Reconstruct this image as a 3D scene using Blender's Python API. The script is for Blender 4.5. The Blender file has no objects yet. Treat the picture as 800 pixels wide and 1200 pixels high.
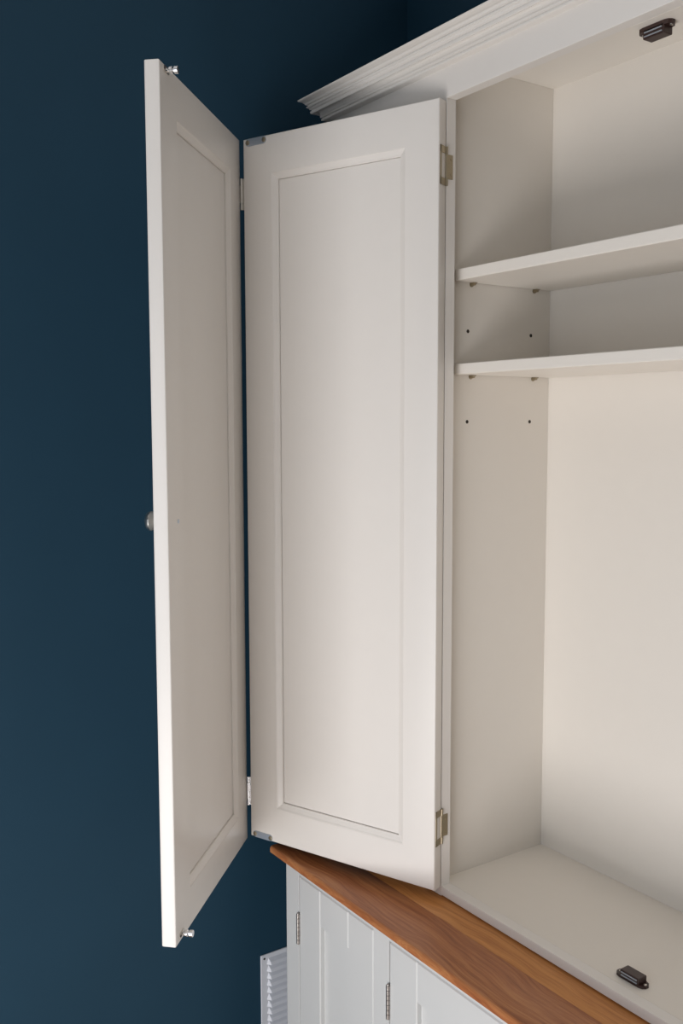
import bpy, bmesh, math
from mathutils import Matrix, Vector

scene = bpy.context.scene
COL = scene.collection

# ------------------------------------------------------------------ camera
CAM = Vector((1.13782, -0.96952, 0.75906))
FW = Vector((-0.82220666, 0.56178078, -0.09153451))
RT = Vector((0.56433496, 0.82554221, -0.00247128))
UP = Vector((-0.07417729, 0.05368802, 0.99579884))
cd = bpy.data.cameras.new('camera')
cam = bpy.data.objects.new('camera', cd)
COL.objects.link(cam)
cd.sensor_fit = 'VERTICAL'
cd.sensor_height = 36.0
cd.lens = 1128.22 / 1200 * 36.0
cd.clip_start = 0.02
m = Matrix((RT, UP, -FW)).transposed().to_4x4()
m.translation = CAM
cam.matrix_world = m
scene.camera = cam

# ------------------------------------------------------------------ view, world, lights
vs = scene.view_settings
vs.view_transform = 'Standard'
vs.look = 'None'
vs.gamma = 1.0
vs.use_curve_mapping = False
vs.exposure = -0.11

world = bpy.data.worlds.new('world')
scene.world = world
world.use_nodes = True
bg = world.node_tree.nodes['Background']
bg.inputs[0].default_value = (0.75, 0.86, 1.0, 1)
bg.inputs[1].default_value = 1.0


def area(name, loc, target, sx, sy, power, color):
    ld = bpy.data.lights.new(name, 'AREA')
    ld.shape = 'RECTANGLE'
    ld.size, ld.size_y = sx, sy
    ld.energy = power
    ld.color = color
    o = bpy.data.objects.new(name, ld)
    COL.objects.link(o)
    o.location = loc
    o.rotation_euler = (Vector(target) - Vector(loc)).to_track_quat('-Z', 'Y').to_euler()
    return o


# room extents
X0, X1 = -0.420, 2.6          # side walls
Y0, Y1 = -1.80, 0.2545         # front wall with the glazed door, wall behind the cabinet
ZF, ZC = -0.92, 1.62
# glazed door opening in the front wall
WX0, WX1, WZ0, WZ1 = 0.05, 1.45, -0.88, 1.15
area('daylight_from_glazed_door', ((WX0 + WX1) / 2, Y0 + 0.20, -0.42), (0.35, -0.1, 1.05),
     WX1 - WX0 - 0.1, 0.80, 27, (1.0, 0.968, 0.957))
area('upper_fill', ((WX0 + WX1) / 2, Y0 + 0.02, 0.60), ((WX0 + WX1) / 2, 0, 0.45),  # weak cool fill lamp, added to light the worktop from higher up
     WX1 - WX0 - 0.1, 1.0, 4.5, (0.95, 0.96, 1.0))


# ------------------------------------------------------------------ materials
def new_mat(name):
    mt = bpy.data.materials.new(name)
    mt.use_nodes = True
    nt = mt.node_tree
    return mt, nt, nt.nodes['Principled BSDF']


def paint(name, col, rough=0.4, bump=0.02, var=0.03, scale=60):
    mt, nt, b = new_mat(name)
    tc = nt.nodes.new('ShaderNodeTexCoord')
    n = nt.nodes.new('ShaderNodeTexNoise')
    n.inputs['Scale'].default_value = scale
    n.inputs['Detail'].default_value = 4
    nt.links.new(tc.outputs['Object'], n.inputs['Vector'])
    mx = nt.nodes.new('ShaderNodeMixRGB')
    mx.inputs[1].default_value = (*[c * (1 - var) for c in col], 1)
    mx.inputs[2].default_value = (*[min(1, c * (1 + var)) for c in col], 1)
    nt.links.new(n.outputs['Fac'], mx.inputs[0])
    nt.links.new(mx.outputs[0], b.inputs['Base Color'])
    b.inputs['Roughness'].default_value = rough
    bp = nt.nodes.new('ShaderNodeBump')
    bp.inputs['Strength'].default_value = bump
    bp.inputs['Distance'].default_value = 0.002
    n2 = nt.nodes.new('ShaderNodeTexNoise')
    n2.inputs['Scale'].default_value = scale * 6
    n2.inputs['Detail'].default_value = 3
    nt.links.new(tc.outputs['Object'], n2.inputs['Vector'])
    nt.links.new(n2.outputs['Fac'], bp.inputs['Height'])
    nt.links.new(bp.outputs[0], b.inputs['Normal'])
    return mt


def metal(name, col, rough, aniso=False):
    mt, nt, b = new_mat(name)
    b.inputs['Metallic'].default_value = 1.0
    tc = nt.nodes.new('ShaderNodeTexCoord')
    n = nt.nodes.new('ShaderNodeTexNoise')
    n.inputs['Scale'].default_value = 300
    nt.links.new(tc.outputs['Object'], n.inputs['Vector'])
    mx = nt.nodes.new('ShaderNodeMixRGB')
    mx.inputs[1].default_value = (*[c * 0.93 for c in col], 1)
    mx.inputs[2].default_value = (*col, 1)
    nt.links.new(n.outputs['Fac'], mx.inputs[0])
    nt.links.new(mx.outputs[0], b.inputs['Base Color'])
    b.inputs['Roughness'].default_value = rough
    return mt


def oak(name, dark, mid, light, seed):
    mt, nt, b = new_mat(name)
    N, L = nt.nodes.new, nt.links.new
    tc = N('ShaderNodeTexCoord')
    mp = N('ShaderNodeMapping')
    mp.inputs['Location'].default_value = (seed, seed * 0.37, 0)
    mp.inputs['Scale'].default_value = (1.0, 1.0, 1.0)
    L(tc.outputs['Object'], mp.inputs['Vector'])
    # slow wander that bends the grain into cathedral figures
    wn = N('ShaderNodeTexNoise')
    wn.inputs['Scale'].default_value = 5.0
    wn.inputs['Detail'].default_value = 2
    L(mp.outputs[0], wn.inputs['Vector'])
    sub = N('ShaderNodeVectorMath'); sub.operation = 'MULTIPLY_ADD'
    sub.inputs[1].default_value = (0.0, 0.06, 0.03)
    L(wn.outputs['Color'], sub.inputs[0])
    L(mp.outputs[0], sub.inputs[2])
    st = N('ShaderNodeMapping')
    st.inputs['Scale'].default_value = (5.0, 150.0, 80.0)
    L(sub.outputs[0], st.inputs['Vector'])
    g = N('ShaderNodeTexNoise')
    g.inputs['Scale'].default_value = 1.0
    g.inputs['Detail'].default_value = 5
    g.inputs['Roughness'].default_value = 0.6
    L(st.outputs[0], g.inputs['Vector'])
    st2 = N('ShaderNodeMapping')
    st2.inputs['Scale'].default_value = (22.0, 700.0, 300.0)
    L(sub.outputs[0], st2.inputs['Vector'])
    f = N('ShaderNodeTexNoise')
    f.inputs['Scale'].default_value = 1.0
    f.inputs['Detail'].default_value = 2
    L(st2.outputs[0], f.inputs['Vector'])
    ad = N('ShaderNodeMath'); ad.operation = 'MULTIPLY_ADD'
    ad.inputs[1].default_value = 0.40
    L(f.outputs['Fac'], ad.inputs[0])
    L(g.outputs['Fac'], ad.inputs[2])
    rp = N('ShaderNodeValToRGB')
    e = rp.color_ramp.elements
    e[0].position, e[0].color = 0.50, (*dark, 1)
    e[1].position, e[1].color = 0.90, (*light, 1)
    q = e.new(0.68); q.color = (*mid, 1)
    L(ad.outputs[0], rp.inputs[0])
    L(rp.outputs[0], b.inputs['Base Color'])
    b.inputs['Roughness'].default_value = 0.42
    bp = N('ShaderNodeBump')
    bp.inputs['Strength'].default_value = 0.08
    bp.inputs['Distance'].default_value = 0.001
    L(ad.outputs[0], bp.inputs['Height'])
    L(bp.outputs[0], b.inputs['Normal'])
    return mt


CREAM = paint('cream_satin_paint', (0.79, 0.752, 0.705), 0.36, 0.015, 0.012, 40)
INNER = paint('cream_lacquered_board', (0.79, 0.74, 0.67), 0.42, 0.01, 0.012, 40)
GREYW = paint('pale_grey_white_paint', (0.645, 0.65, 0.64), 0.38, 0.02, 0.012, 40)
BLUE = paint('deep_teal_wall_paint', (0.0125, 0.047, 0.080), 0.62, 0.06, 0.05, 8)
BLUE.node_tree.nodes['Principled BSDF'].inputs['Specular IOR Level'].default_value = 0.25
WHITE = paint('white_powder_coat', (0.70, 0.72, 0.77), 0.45, 0.01, 0.01)
CEIL = paint('white_ceiling_paint', (0.82, 0.82, 0.81), 0.8)
FLOOR = oak('oak_floorboards', (0.35, 0.22, 0.13), (0.45, 0.30, 0.18), (0.55, 0.38, 0.24), 7.0)
OAK1 = oak('oiled_oak_front_stave', (0.26, 0.078, 0.024), (0.38, 0.134, 0.045), (0.50, 0.215, 0.080), 1.3)
OAK2 = oak('oiled_oak_back_stave', (0.42, 0.155, 0.042), (0.54, 0.22, 0.064), (0.63, 0.28, 0.085), 4.9)
NICKEL = metal('satin_nickel', (0.72, 0.69, 0.64), 0.28)
BRASSY = metal('tarnished_nickel', (0.42, 0.36, 0.26), 0.4)
AGED = metal('aged_nickel', (0.46, 0.43, 0.41), 0.35)
CHROME = metal('bright_chrome', (0.92, 0.92, 0.93), 0.25)
STEEL = metal('zinc_plated_steel', (0.58, 0.64, 0.72), 0.45)
BROWN = paint('brown_plastic', (0.036, 0.016, 0.013), 0.35, 0.0, 0.02)
DARK = paint('hole_shade_and_screw', (0.03, 0.022, 0.015), 0.7, 0.0, 0.02)  # dark tone stands in for shade inside the uncut pin holes; also vent screws


# ------------------------------------------------------------------ mesh helpers
def link(name, bm, mat, parent=None, local=False, smooth=False):
    """bm is in world coordinates unless local is set; the parent's place is taken off."""
    bmesh.ops.recalc_face_normals(bm, faces=bm.faces[:])
    me = bpy.data.meshes.new(name)
    bm.to_mesh(me)
    bm.free()
    me.materials.append(mat)
    o = bpy.data.objects.new(name, me)
    COL.objects.link(o)
    if parent is not None:
        o.parent = parent
        if not local:
            off = Vector((0, 0, 0))
            p = parent
            while p is not None:
                off += Vector(p.location)
                p = p.parent
            me.transform(Matrix.Translation(-off))
    if smooth:
        for f in me.polygons:
            f.use_smooth = True
        me.set_sharp_from_angle(angle=math.radians(35))
    return o


def recentre(o):
    """move the mesh origin to the middle of its bounds, keeping it where it stands"""
    vs_ = [v.co for v in o.data.vertices]
    c = Vector([(min(v[i] for v in vs_) + max(v[i] for v in vs_)) / 2 for i in range(3)])
    o.data.transform(Matrix.Translation(-c))
    o.location = Vector(o.location) + c
    return o


def box(bm, x0, x1, y0, y1, z0, z1, bev=0.0, seg=2, edges=None):
    vs_ = [bm.verts.new(p) for p in ((x0, y0, z0), (x1, y0, z0), (x1, y1, z0), (x0, y1, z0),
                                     (x0, y0, z1), (x1, y0, z1), (x1, y1, z1), (x0, y1, z1))]
    fs = [bm.faces.new([vs_[i] for i in q]) for q in
          ((3, 2, 1, 0), (4, 5, 6, 7), (0, 1, 5, 4), (1, 2, 6, 5), (2, 3, 7, 6), (3, 0, 4, 7))]
    if bev > 0:
        es = list({e for f in fs for e in f.edges})
        if edges:
            es = [e for e in es if edges((e.verts[0].co + e.verts[1].co) / 2)]
        bmesh.ops.bevel(bm, geom=es, offset=bev, segments=seg, profile=0.5, affect='EDGES')


def boxobj(name, mat, parent, dims, bev=0.001, seg=2, local=False, edges=None):
    bm = bmesh.new()
    box(bm, *dims, bev=bev, seg=seg, edges=edges)
    return link(name, bm, mat, parent, local)


def lathe(bm, prof, origin, axis, n=20):
    """prof: (distance along axis, radius)"""
    axis = Vector(axis).normalized()
    a = axis.orthogonal().normalized()
    b = axis.cross(a)
    origin = Vector(origin)
    rings = []
    for d, r in prof:
        c = origin + axis * d
        if r < 1e-6:
            rings.append([bm.verts.new(c)])
        else:
            rings.append([bm.verts.new(c + (a * math.cos(t) + b * math.sin(t)) * r)
                          for t in (2 * math.pi * k / n for k in range(n))])
    for r0, r1 in zip(rings, rings[1:]):
        for k in range(n):
            k2 = (k + 1) % n
            if len(r0) == 1:
                bm.faces.new([r0[0], r1[k], r1[k2]])
            elif len(r1) == 1:
                bm.faces.new([r0[k], r0[k2], r1[0]])
            else:
                bm.faces.new([r0[k], r0[k2], r1[k2], r1[k]])
    for r in (rings[0], rings[-1]):
        if len(r) > 1:
            bm.faces.new(r)


def prism(bm, pts, axis, t0, t1):
    """extrude a 2-D outline; axis 'y': pts are (x,z); axis 'x': (y,z); axis 'z': (x,y)"""
    def P(p, t):
        return {'y': (p[0], t, p[1]), 'x': (t, p[0], p[1]), 'z': (p[0], p[1], t)}[axis]
    a = [bm.verts.new(P(p, t0)) for p in pts]
    b = [bm.verts.new(P(p, t1)) for p in pts]
    n = len(pts)
    bm.faces.new(a)
    bm.faces.new(b[::-1])
    for k in range(n):
        bm.faces.new([a[k], a[(k + 1) % n], b[(k + 1) % n], b[k]])


def stadium(x0, x1, z0, z1, n=6):
    r = (z1 - z0) / 2
    cz = (z0 + z1) / 2
    pts = []
    for k in range(n + 1):
        t = -math.pi / 2 + math.pi * k / n
        pts.append((x1 - r + r * math.cos(t), cz + r * math.sin(t)))
    for k in range(n + 1):
        t = math.pi / 2 + math.pi * k / n
        pts.append((x0 + r + r * math.cos(t), cz + r * math.sin(t)))
    return pts


def ring(bm, xs, zs, prof):
    """mitred picture-frame: prof is a list of (inset, y); closed if first == last"""
    x0, x1 = xs
    z0, z1 = zs
    loops = []
    for ins, y in prof:
        loops.append([bm.verts.new(p) for p in ((x0 + ins, y, z0 + ins), (x1 - ins, y, z0 + ins),
                                                (x1 - ins, y, z1 - ins), (x0 + ins, y, z1 - ins))])
    for a, b in zip(loops, loops[1:] + loops[:1]):
        for k in range(4):
            k2 = (k + 1) % 4
            bm.faces.new([a[k], a[k2], b[k2], b[k]])


def thing(name, loc, label, cat, group=None):
    o = bpy.data.objects.new(name, None)
    o.empty_display_size = 0.05
    COL.objects.link(o)
    o.location = loc
    o['label'] = label
    o['category'] = cat
    if group:
        o['group'] = group
    return o


def struct(o):
    o['kind'] = 'structure'
    return o


# ------------------------------------------------------------------ the room
def slab(name, mat, dims):
    bm = bmesh.new()
    box(bm, *dims)
    return struct(link(name, bm, mat))


T_ = 0.1
slab('floor', FLOOR, (X0 - T_, X1 + T_, Y0 - T_, Y1 + T_, ZF - T_, ZF))
slab('ceiling', CEIL, (X0 - T_, X1 + T_, Y0 - T_, Y1 + T_, ZC, ZC + T_))
slab('wall_left', BLUE, (X0 - T_, X0, Y0 - T_, Y1 + T_, ZF, ZC))
slab('wall_back', BLUE, (X0, X1, Y1, Y1 + T_, ZF, ZC))
slab('wall_right', BLUE, (X1, X1 + T_, Y0 - T_, Y1 + T_, ZF, ZC))
bm = bmesh.new()                                  # wall opposite the cabinet, with the glazed door's opening
box(bm, X0, WX0, Y0 - T_, Y0, ZF, ZC)
box(bm, WX1, X1, Y0 - T_, Y0, ZF, ZC)
box(bm, WX0, WX1, Y0 - T_, Y0, WZ1, ZC)
box(bm, WX0, WX1, Y0 - T_, Y0, ZF, WZ0)
struct(link('wall_front', bm, BLUE))
bm = bmesh.new()
ring(bm, (WX0, WX1), (WZ0, WZ1), [(0, Y0 - 0.07), (0, Y0 - 0.02), (0.05, Y0 - 0.02), (0.05, Y0 - 0.07)])
struct(link('window_1', bm, CEIL))

# ------------------------------------------------------------------ countertop
CT = -0.0136                                      # underside; the top is z = 0
CX0, CX1, CY0, CY1 = -0.320, 1.72, -0.1314, 0.2525
top = thing('countertop', ((CX0 + CX1) / 2, 0.05, CT),
            'oiled reddish oak worktop with pale rounded front edge lying on the base cupboard', 'countertop')
SEAM = -0.045


def plank(name, y0, y1, front, mat):
    bm = bmesh.new()
    t = -CT
    if front:
        r = 0.0055
        pts = [(y1, CT), (y1, -0.0002), (y1 - 0.0003, 0.0)]
        for k in range(7):
            a = math.pi / 2 + math.pi / 2 * k / 6
            pts.append((y0 + r + r * math.cos(a), -r + r * math.sin(a)))
        pts += [(y0, CT + 0.002), (y0 + 0.002, CT)]
    else:
        pts = [(y1, CT), (y1, 0.0), (y0 + 0.0003, 0.0), (y0, -0.0002), (y0, CT)]
    prism(bm, pts, 'x', CX0, CX1)
    return link(name, bm, mat, top, smooth=True)


plank('plank', CY0, SEAM, True, OAK1)
plank('plank', SEAM + 0.0002, CY1, False, OAK2)

# ------------------------------------------------------------------ upper cabinet
XS = -0.307                                       # its left outer side
XR = 1.53                                         # inner right side
ts = 0.0183                                       # face-frame thickness
ZFT, ZRAIL, ZFL, ZCE = 1.2420, 0.0182, 0.0182, 1.3060
D = 0.2461
XI = -0.0196                                      # inner side, set back behind the stile's edge
up = thing('upper_cabinet', (0.6, 0.1, 0.0),
           'cream painted tall wall cupboard with open folding doors, shelves and moulded cornice on oak worktop',
           'cabinet')
P = lambda n, dims, mat=CREAM, bev=0.001, **k: boxobj(n, mat, up, dims, bev, **k)
ZT = 1.3235
P('stile', (XS, 0.0, 0.0, ts, 0.0015, ZT), bev=0.0009)
P('stile', (XR, XR + 0.307, 0.0, ts, 0.0015, ZT), bev=0.0009)
P('frieze', (0.0003, XR - 0.0003, -0.0010, ts, ZFT, ZT), bev=0.0009)
P('rail', (0.0, XR, 0.0, ts, 0.0042, ZRAIL), bev=0.0018, seg=3, edges=lambda c: c.z > 0.02 and c.y < 0.005)
P('outer_side', (XS, XS + 0.018, ts, D + 0.006, 0.0, ZT))
P('outer_side', (XR + 0.289, XR + 0.307, ts, D + 0.006, 0.0, ZT))
P('side_panel', (XI - 0.018, XI, ts + 0.0004, D, 0.0, ZCE), INNER, 0.0005)
P('side_panel', (XR - XI, XR - XI + 0.018, ts + 0.0004, D, 0.0, ZCE), INNER, 0.0005)
P('back_panel', (XS + 0.018, XR + 0.289, D, D + 0.006, 0.0, ZT), INNER, 0)
P('bottom_panel', (XI, XR - XI, ts + 0.0003, D, 0.0, ZFL), INNER, 0.0006)
P('top_panel', (XI - 0.018, XR - XI + 0.018, ts + 0.0004, D, ZCE, ZCE + 0.014), INNER, 0.0005)
P('batten', (0.323, 1.22, ts, 0.056, ZFT + 0.0001, ZCE), INNER, 0.0002)
# shelves, resting on pins
for z0, z1 in ((0.9789, 0.9964), (0.8349, 0.8516)):
    P('shelf', (XI + 0.0012, XR - XI - 0.0012, 0.0339, D - 0.001, z0, z1), INNER, 0.0016, seg=3)
    for y in (0.0700, 0.2085):
        bm = bmesh.new()
        lathe(bm, [(0, 0.0040), (0.0012, 0.0040), (0.0014, 0.0024), (0.0085, 0.0022)], (XI, y, z0 - 0.0026), (1, 0, 0), 14)
        box(bm, XI + 0.0010, XI + 0.0095, y - 0.0042, y + 0.0042, z0 - 0.0018, z0 - 0.0002, 0.0005, 1)
        recentre(link('shelf_pin', bm, BRASSY, up, smooth=True))
# pin holes as solid dark plugs a hair proud, hole shade in their colour
for y, z in ((0.0635, 0.9034), (0.2023, 0.9034), (0.0635, 0.7613), (0.2023, 0.7613)):
    bm = bmesh.new()
    lathe(bm, [(-0.004, 0.0029), (0.0003, 0.0029), (0.0005, 0.0022), (0.0001, 0.0012), (0.0001, 0.0)], (XI, y, z), (1, 0, 0), 14)
    recentre(link('pin_hole', bm, DARK, up))

# cornice: a stepped profile (projection, height) carried round the left corner with a mitre
KP = [(0.0, 1.2868), (0.0115, 1.2868), (0.0137, 1.2875), (0.0141, 1.2900), (0.0124, 1.2906), (0.0124, 1.2917),
      (0.0150, 1.2925), (0.0156, 1.2945), (0.0150, 1.2972), (0.0155, 1.3010), (0.0180, 1.3035), (0.0212, 1.3032),
      (0.0235, 1.3004), (0.0262, 1.2996), (0.0275, 1.3004), (0.0279, 1.3040), (0.0260, 1.3050), (0.0260, 1.3062),
      (0.0285, 1.3071), (0.0300, 1.3097), (0.0322, 1.3104), (0.0331, 1.3124), (0.0308, 1.3136), (0.0308, 1.3149),
      (0.0338, 1.3156), (0.0356, 1.3184), (0.0374, 1.3189), (0.0358, 1.3199), (0.0376, 1.3208), (0.0418, 1.3215),
      (0.0436, 1.3225), (0.0438, 1.3245), (0.0, 1.3245)]
bm = bmesh.new()
path = [lambda k: (XS - k, D + 0.006), lambda k: (XS - k, -k), lambda k: (XR + 0.307 + k, -k), lambda k: (XR + 0.307 + k, D + 0.006)]
loops = [[bm.verts.new((*f(k), z)) for k, z in KP] for f in path]
n = len(KP)
for a, b in zip(loops, loops[1:]):
    for k in range(n):
        bm.faces.new([a[k], a[(k + 1) % n], b[(k + 1) % n], b[k]])
bm.faces.new(loops[0])
bm.faces.new(loops[-1][::-1])
link('cornice', bm, CREAM, up)


# magnetic catches in brown plastic
def catch(x, y, z, flip):
    s = -1 if flip else 1
    ft, bh = (0.0055, 0.0145) if flip else (0.0035, 0.0118)
    bm = bmesh.new()
    prism(bm, stadium(-0.0245, 0.0245, -0.0085, 0.0085, 5), 'z', 0.0, ft)
    box(bm, -0.0145, 0.0165, -0.0085, 0.0085, 0.003, bh, 0.0012, 2)
    for v in bm.verts:
        v.co = Vector((x, y, z)) + Vector((v.co.x, v.co.y, v.co.z * s))
    c = link('magnetic_catch', bm, BROWN, up)
    recentre(c)
    off = Vector(c.location)
    for za, zb in ((ft + 0.0008, ft + 0.0024), (bh - 0.0034, bh - 0.0019)):
        bm = bmesh.new()
        box(bm, x - 0.012, x + 0.014, y - 0.0098, y - 0.0080, min(z + za * s, z + zb * s), max(z + za * s, z + zb * s), 0.0003, 1)
        link('magnet_plate', bm, STEEL, c)
    for dx in (-0.0195, 0.0205):
        bm = bmesh.new()
        lathe(bm, [(ft - 0.0005, 0.0024), (ft + 0.0007, 0.0022), (ft + 0.0012, 0.0)], (x + dx, y, z), (0, 0, s), 12)
        link('screw', bm, NICKEL, c)


catch(0.3465, 0.0395, ZFL, False)
catch(0.3448, 0.0405, ZFT, True)

# ------------------------------------------------------------------ the two folding leaves
LT = 0.022                                        # leaf thickness
TH = math.radians(21.4152)
dA = Vector((-math.cos(TH), -math.sin(TH), 0))
nA = Vector((math.sin(TH), -math.cos(TH), 0))
hA = Vector((0.0006, -0.0012, 0))
WA, GAP = 0.3756, 0.0086
hB = Vector((0.0006, -0.0003, 0)) + dA * (WA + GAP) + nA * LT
ANG_A = math.atan2(dA.y, dA.x)
ANG_B = math.atan2(-0.70309452, 0.7110964)


def leaf(origin, ang, u0, u1, z0, z1, ya, yb, inner, mu, mz):
    """ya = outer face, yb = inner face; mu/mz = opening in the frame"""
    bm = bmesh.new()
    eb = 0.0022
    # frame as one solid: outer edge eased, opening square
    x0, x1 = u0, u1
    def loop(xa, xb, za, zb, y):
        return [bm.verts.new(p) for p in ((xa, y, za), (xb, y, za), (xb, y, zb), (xa, y, zb))]
    L = []
    L.append(loop(mu[0], mu[1], mz[0], mz[1], ya))
    for k in range(4):
        a = math.pi / 2 * k / 3
        o = eb * (1 - math.sin(a))
        L.append(loop(x0 + o, x1 - o, z0 + o, z1 - o, ya + eb * (1 - math.cos(a))))
    for k in range(4):
        a = math.pi / 2 * k / 3
        o = eb * (1 - math.cos(a))
        L.append(loop(x0 + o, x1 - o, z0 + o, z1 - o, yb - eb * (1 - math.sin(a))))
    L.append(loop(mu[0], mu[1], mz[0], mz[1], yb))
    for a, b in zip(L, L[1:] + L[:1]):
        for k in range(4):
            k2 = (k + 1) % 4
            bm.faces.new([a[k], a[k2], b[k2], b[k]])
    d = link('door', bm, CREAM, up, local=True, smooth=True)
    d.location = origin - Vector(up.location)
    d.rotation_euler = (0, 0, ang)
    # panel, recessed on both faces, and the moulding round it
    ins = 0.0115
    bm = bmesh.new()
    gp = ins + 0.0006                             # a narrow quirk is left between panel and moulding
    box(bm, mu[0] + gp, mu[1] - gp, ya + 0.0075, yb - 0.0075, mz[0] + gp, mz[1] - gp)
    box(bm, mu[0], mu[1], ya + 0.0104, yb - 0.0104, mz[0], mz[1])
    link('panel', bm, CREAM, d, local=True)
    bm = bmesh.new()
    ring(bm, mu, mz, [(0, yb - 0.0104), (0, yb - 0.0004), (0.0012, yb - 0.0004), (0.0028, yb - 0.0016), (0.0090, yb - 0.0042),
                      (0.0104, yb - 0.0044), (ins, yb - 0.0054), (ins, yb - 0.0104)])
    link('moulding', bm, CREAM, d, local=True)
    bm = bmesh.new()
    ring(bm, mu, mz, [(0, ya + 0.0104), (0, ya + 0.0004), (0.0012, ya + 0.0004), (0.0028, ya + 0.0016), (0.0090, ya + 0.0042),
                      (0.0104, ya + 0.0044), (ins, ya + 0.0054), (ins, ya + 0.0104)])
    link('moulding', bm, CREAM, d, local=True)
    return d


doorA = leaf(hA, ANG_A, 0.0, WA, 0.0190, 1.2368, 0.0, LT, +1, (0.0575, 0.3165), (0.0815, 1.1752))
doorB = leaf(hB, ANG_B, 0.0, 0.3727, 0.0114, 1.2381, -LT, 0.0, +1, (0.0548, 0.3103), (0.0707, 1.1785))

# strike plates at the free end of the first leaf
for z0, z1 in ((1.2240, 1.2362), (0.0193, 0.0305)):
    bm = bmesh.new()
    prism(bm, stadium(0.3255, 0.3695, z0, z1, 6), 'y', LT - 0.0002, LT + 0.0010)
    s = link('strike_plate', bm, STEEL, doorA, local=True)
    for u in (0.3300, 0.3650):
        bm2 = bmesh.new()
        lathe(bm2, [(0.0, 0.0042), (0.0008, 0.0040), (0.0012, 0.0020), (0.0012, 0.0)], (u, LT + 0.0009, (z0 + z1) / 2), (0, 1, 0), 12)
        link('screw', bm2, BRASSY, doorA, local=True)

# flush hinges between the first leaf and the cupboard's stile: wide leaf on the door, narrow leaf on the stile
for zc in (1.1425, 0.1185):
    h = 0.0285
    bm = bmesh.new()
    for za, zb in ((zc - h, zc - h + 0.0105), (zc + h - 0.0105, zc + h)):
        box(bm, -0.0011, 0.0004, 0.0012, 0.0190, za, zb, 0.0003, 1)
    box(bm, -0.0011, 0.0004, 0.0150, 0.0190, zc - h, zc + h, 0.0003, 1)
    lathe(bm, [(0, 0.0), (0, 0.0021), (0.0105, 0.0021), (0.0105, 0.0)], (-0.0013, 0.0004, zc - h), (0, 0, 1), 12)
    lathe(bm, [(0, 0.0), (0, 0.0021), (0.0105, 0.0021), (0.0105, 0.0)], (-0.0013, 0.0004, zc + h - 0.0105), (0, 0, 1), 12)
    link('hinge', bm, BRASSY, doorA, local=True, smooth=True)
    bm = bmesh.new()
    hh = 0.0178
    box(bm, -0.0004, 0.0011, 0.0008, 0.0122, zc - hh, zc + hh, 0.0003, 1)
    lathe(bm, [(0, 0.0), (0, 0.0022), (2 * hh, 0.0022), (2 * hh, 0.0)], (0.0012, -0.0016, zc - hh), (0, 0, 1), 12)
    for dz in (-0.011, 0.011):
        lathe(bm, [(0, 0.0024), (0.0010, 0.0021), (0.0014, 0.0)], (0.0010, 0.0090, zc + dz), (1, 0, 0), 10)
    link('hinge_leaf', bm, BRASSY, up, smooth=True)

# hinges between the two leaves, knuckle in the gap
for z0, z1 in ((1.1215, 1.1735), (0.0745, 0.1270)):
    bm = bmesh.new()
    a, b = z0 + (z1 - z0) * 0.22, z1 - (z1 - z0) * 0.22
    uk = WA + 0.0048
    for za, zb, r in ((z0, a - 0.0003, 0.0023), (a, b, 0.0029), (b + 0.0003, z1, 0.0023)):
        lathe(bm, [(0, 0.0), (0, r), (zb - za, r), (zb - za, 0.0)], (uk, LT - 0.0005, za), (0, 0, 1), 14)
    box(bm, WA - 0.0003, WA + 0.0010, 0.004, LT - 0.0012, z0, z1, 0.0003, 1)
    box(bm, WA, uk, LT - 0.0030, LT - 0.0016, z0, z1, 0.0003, 1)
    link('hinge', bm, CHROME if z0 < 0.5 else NICKEL, doorA, local=True, smooth=True)
    bm = bmesh.new()
    box(bm, -0.0010, 0.0003, -0.0160, -0.0008, a, b, 0.0003, 1)
    link('hinge_leaf', bm, NICKEL, doorB, local=True)

# studs of the roller catch near the free edge of the second leaf
for z, dz in ((1.2318, 1), (0.0200, -1)):
    bm = bmesh.new()
    prism(bm, stadium(0.3385, 0.3605, z - 0.0045, z + 0.0045, 5), 'y', -0.0002, 0.0012)
    st = link('catch_stud', bm, NICKEL, doorB, local=True)
    bm = bmesh.new()
    lathe(bm, [(0.0010, 0.0030), (0.0020, 0.0026), (0.0046, 0.0048), (0.0082, 0.0050), (0.0088, 0.0044), (0.0090, 0.0020),
               (0.0112, 0.0020), (0.0113, 0.0046), (0.0117, 0.0050), (0.0160, 0.0050), (0.0164, 0.0046), (0.0164, 0.0)],
          (0.3470, 0.0, z), (0, 1, 0), 18)
    link('stud_head', bm, CHROME, doorB, local=True, smooth=True)
    bm = bmesh.new()
    lathe(bm, [(0.0010, 0.0020), (0.0019, 0.0016), (0.0021, 0.0)], (0.3565, 0.0, z), (0, 1, 0), 10)
    link('screw', bm, BROWN, doorB, local=True)

# knob on the outer face and the end of its screw on the inner face
UK, ZK = 0.333, 0.6217
bm = bmesh.new()
lathe(bm, [(-0.0003, 0.0), (-0.0003, 0.0075), (0.0012, 0.0078), (0.0025, 0.0055), (0.009, 0.0048), (0.0125, 0.0075), (0.0145, 0.0122),
           (0.0175, 0.0141), (0.0205, 0.0139), (0.0236, 0.0116), (0.0256, 0.0074), (0.0264, 0.0)],
      (UK, -LT, ZK), (0, -1, 0), 28)
link('knob', bm, NICKEL, doorB, local=True, smooth=True)
bm = bmesh.new()
lathe(bm, [(-0.0005, 0.0032), (0.0005, 0.0032), (0.0009, 0.0022), (0.0006, 0.0008), (0.0006, 0.0)], (UK, 0.0, ZK), (0, 1, 0), 14)
link('knob_screw', bm, STEEL, doorB, local=True, smooth=True)

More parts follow.
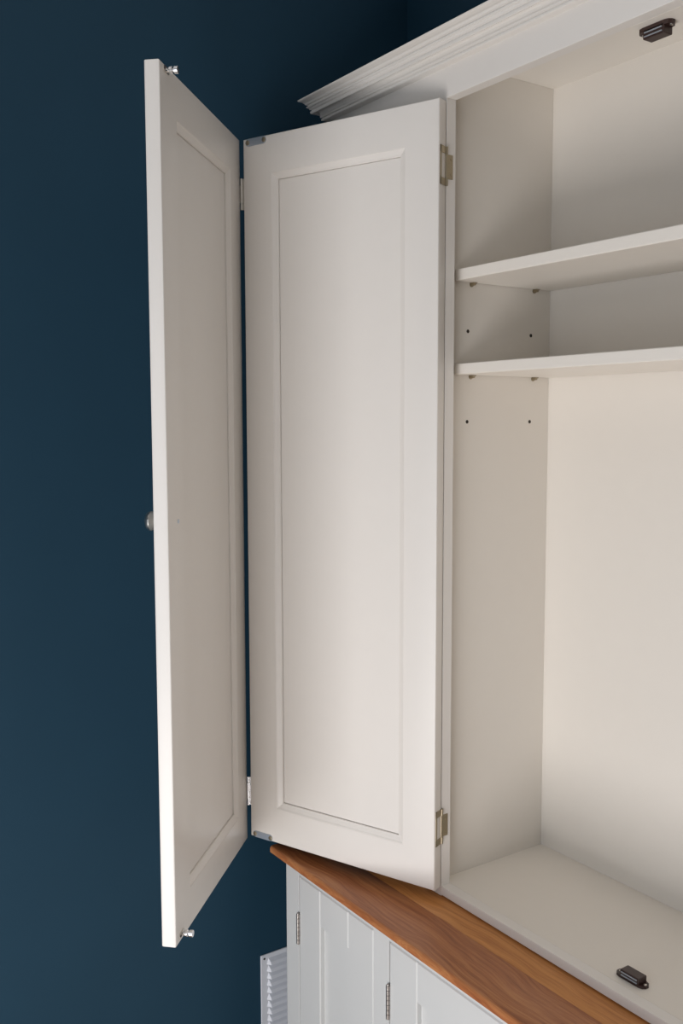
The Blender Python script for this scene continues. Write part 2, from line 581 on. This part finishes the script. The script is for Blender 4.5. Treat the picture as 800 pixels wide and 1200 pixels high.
# ------------------------------------------------------------------ base cupboard
YB = -0.110
BX0, BX1 = -0.300, 1.70
base = thing('base_cabinet', (0.6, 0.05, ZF),
             'pale grey-white painted base cupboard with recessed panel doors under the oak worktop', 'cabinet')
B = lambda n, dims, bev=0.0008, **k: boxobj(n, GREYW, base, dims, bev, **k)
DZ0, DZ1 = -0.80, -0.0372                           # door bottom and top
doors_x = [(-0.2555, -0.0350), (0.0085, 0.3960), (0.3985, 0.7860), (0.8300, 1.2170), (1.2190, 1.6600)]
fy = YB + 0.020
# face frame: uprights between the doors, rails above and below
for xa, xb in ((BX0, -0.2575), (-0.0335, 0.0065), (0.7875, 0.8285), (1.6615, BX1)):
    B('stile', (xa, xb, YB, fy, ZF, CT - 0.0002))
for xa, xb in ((-0.2575, -0.0335), (0.0065, 0.7875), (0.8285, 1.6615)):
    B('rail', (xa, xb, YB, fy, DZ1 + 0.0015, CT - 0.0002))
    B('rail', (xa, xb, YB, fy, ZF, DZ0 - 0.0015))
B('side_panel', (BX0, BX0 + 0.018, fy, 0.2505, ZF, CT - 0.0002))
B('side_panel', (BX1 - 0.018, BX1, fy, 0.2505, ZF, CT - 0.0002))
B('back_panel', (BX0 + 0.018, BX1 - 0.018, 0.2445, 0.2505, ZF, CT - 0.0002), bev=0)
for i, (xa, xb) in enumerate(doors_x):
    dt = 0.019
    sw = 0.0665
    d = boxobj('door', GREYW, base, (xa + sw - 0.006, xb - sw + 0.006, YB + 0.0095, YB + 0.0165, DZ0 + sw - 0.006, DZ1 - 0.065 + 0.006), 0)
    def Q(n, dims, bev):
        return boxobj(n, GREYW, d, dims, bev, seg=1)
    Q('stile', (xa, xa + sw, YB, YB + dt, DZ0, DZ1), 0.0019)
    Q('stile', (xb - sw - 0.003, xb, YB, YB + dt, DZ0, DZ1), 0.0019)
    Q('rail', (xa + sw, xb - sw - 0.003, YB, YB + dt, DZ1 - 0.065, DZ1), 0.0019)
    Q('rail', (xa + sw, xb - sw - 0.003, YB, YB + dt, DZ0, DZ0 + sw), 0.0019)
    hx = (xa - 0.001) if i in (0, 1, 3) else (xb + 0.001)
    for zc in (-0.1340, -0.70):
        bm = bmesh.new()
        nk = 7
        hl = 0.055
        for k in range(nk):
            za = zc - hl / 2 + hl * k / nk
            lathe(bm, [(0, 0.0), (0, 0.0034), (hl / nk - 0.0007, 0.0034), (hl / nk - 0.0007, 0.0)], (hx, YB - 0.0022, za), (0, 0, 1), 12)
        for e in (-1, 1):
            lathe(bm, [(-0.0002, 0.0026), (0.0012, 0.0023), (0.0024, 0.0)], (hx, YB - 0.0022, zc + e * hl / 2), (0, 0, e), 12)
        box(bm, hx - 0.0007, hx + 0.0007, YB - 0.001, YB + 0.015, zc - hl / 2, zc + hl / 2)
        link('hinge', bm, AGED, d, smooth=True)

# ------------------------------------------------------------------ wall vent on the side wall
VX = X0
VY0, VY1, VZ1, VZ0 = -0.0982, 0.134, -0.2668, -0.499
vent = thing('wall_vent', (VX, (VY0 + VY1) / 2, (VZ0 + VZ1) / 2),
             'white louvred wall vent on the dark blue wall beside the base cupboard', 'vent')
bm = bmesh.new()
box(bm, VX, VX + 0.003, VY0, VY1, VZ0, VZ1, 0.0008, 1)
link('faceplate', bm, WHITE, vent)
pitch = 0.0144
nz = 15
for k in range(nz):
    zt = VZ1 - 0.0085 - k * pitch
    bm = bmesh.new()
    # hooded louvre: slopes out from its top edge, overhangs at the bottom, ends closed and slanted
    za, zb = zt, zt - 0.0118
    ya, yb = VY0 + 0.0125, VY1 - 0.0125
    p = 0.0085
    A0 = bm.verts.new((VX + 0.0028, ya + 0.004, za)); A1 = bm.verts.new((VX + 0.0028, yb - 0.004, za))
    M0 = bm.verts.new((VX + 0.0028 + p * 0.72, ya + 0.0056, zt - 0.0062)); M1 = bm.verts.new((VX + 0.0028 + p * 0.72, yb - 0.0056, zt - 0.0062))
    F0 = bm.verts.new((VX + 0.0028 + p, ya + 0.0062, zb)); F1 = bm.verts.new((VX + 0.0028 + p, yb - 0.0062, zb))
    E0 = bm.verts.new((VX + 0.0028, ya, zb)); E1 = bm.verts.new((VX + 0.0028, yb, zb))
    for q in ((A0, A1, M1, M0), (M0, M1, F1, F0), (F0, F1, E1, E0), (A0, M0, E0), (M0, F0, E0), (A1, E1, M1), (M1, E1, F1), (A0, E0, E1, A1)):
        bm.faces.new(q)
    link('slat', bm, WHITE, vent)
for y in (VY0 + 0.0075, VY1 - 0.0075):
    for z in (VZ1 - 0.0075, VZ0 + 0.0075):
        bm = bmesh.new()
        lathe(bm, [(0.0028, 0.0024), (0.0036, 0.0020), (0.0036, 0.0)], (VX, y, z), (1, 0, 0), 10)
        link('screw', bm, DARK, vent)
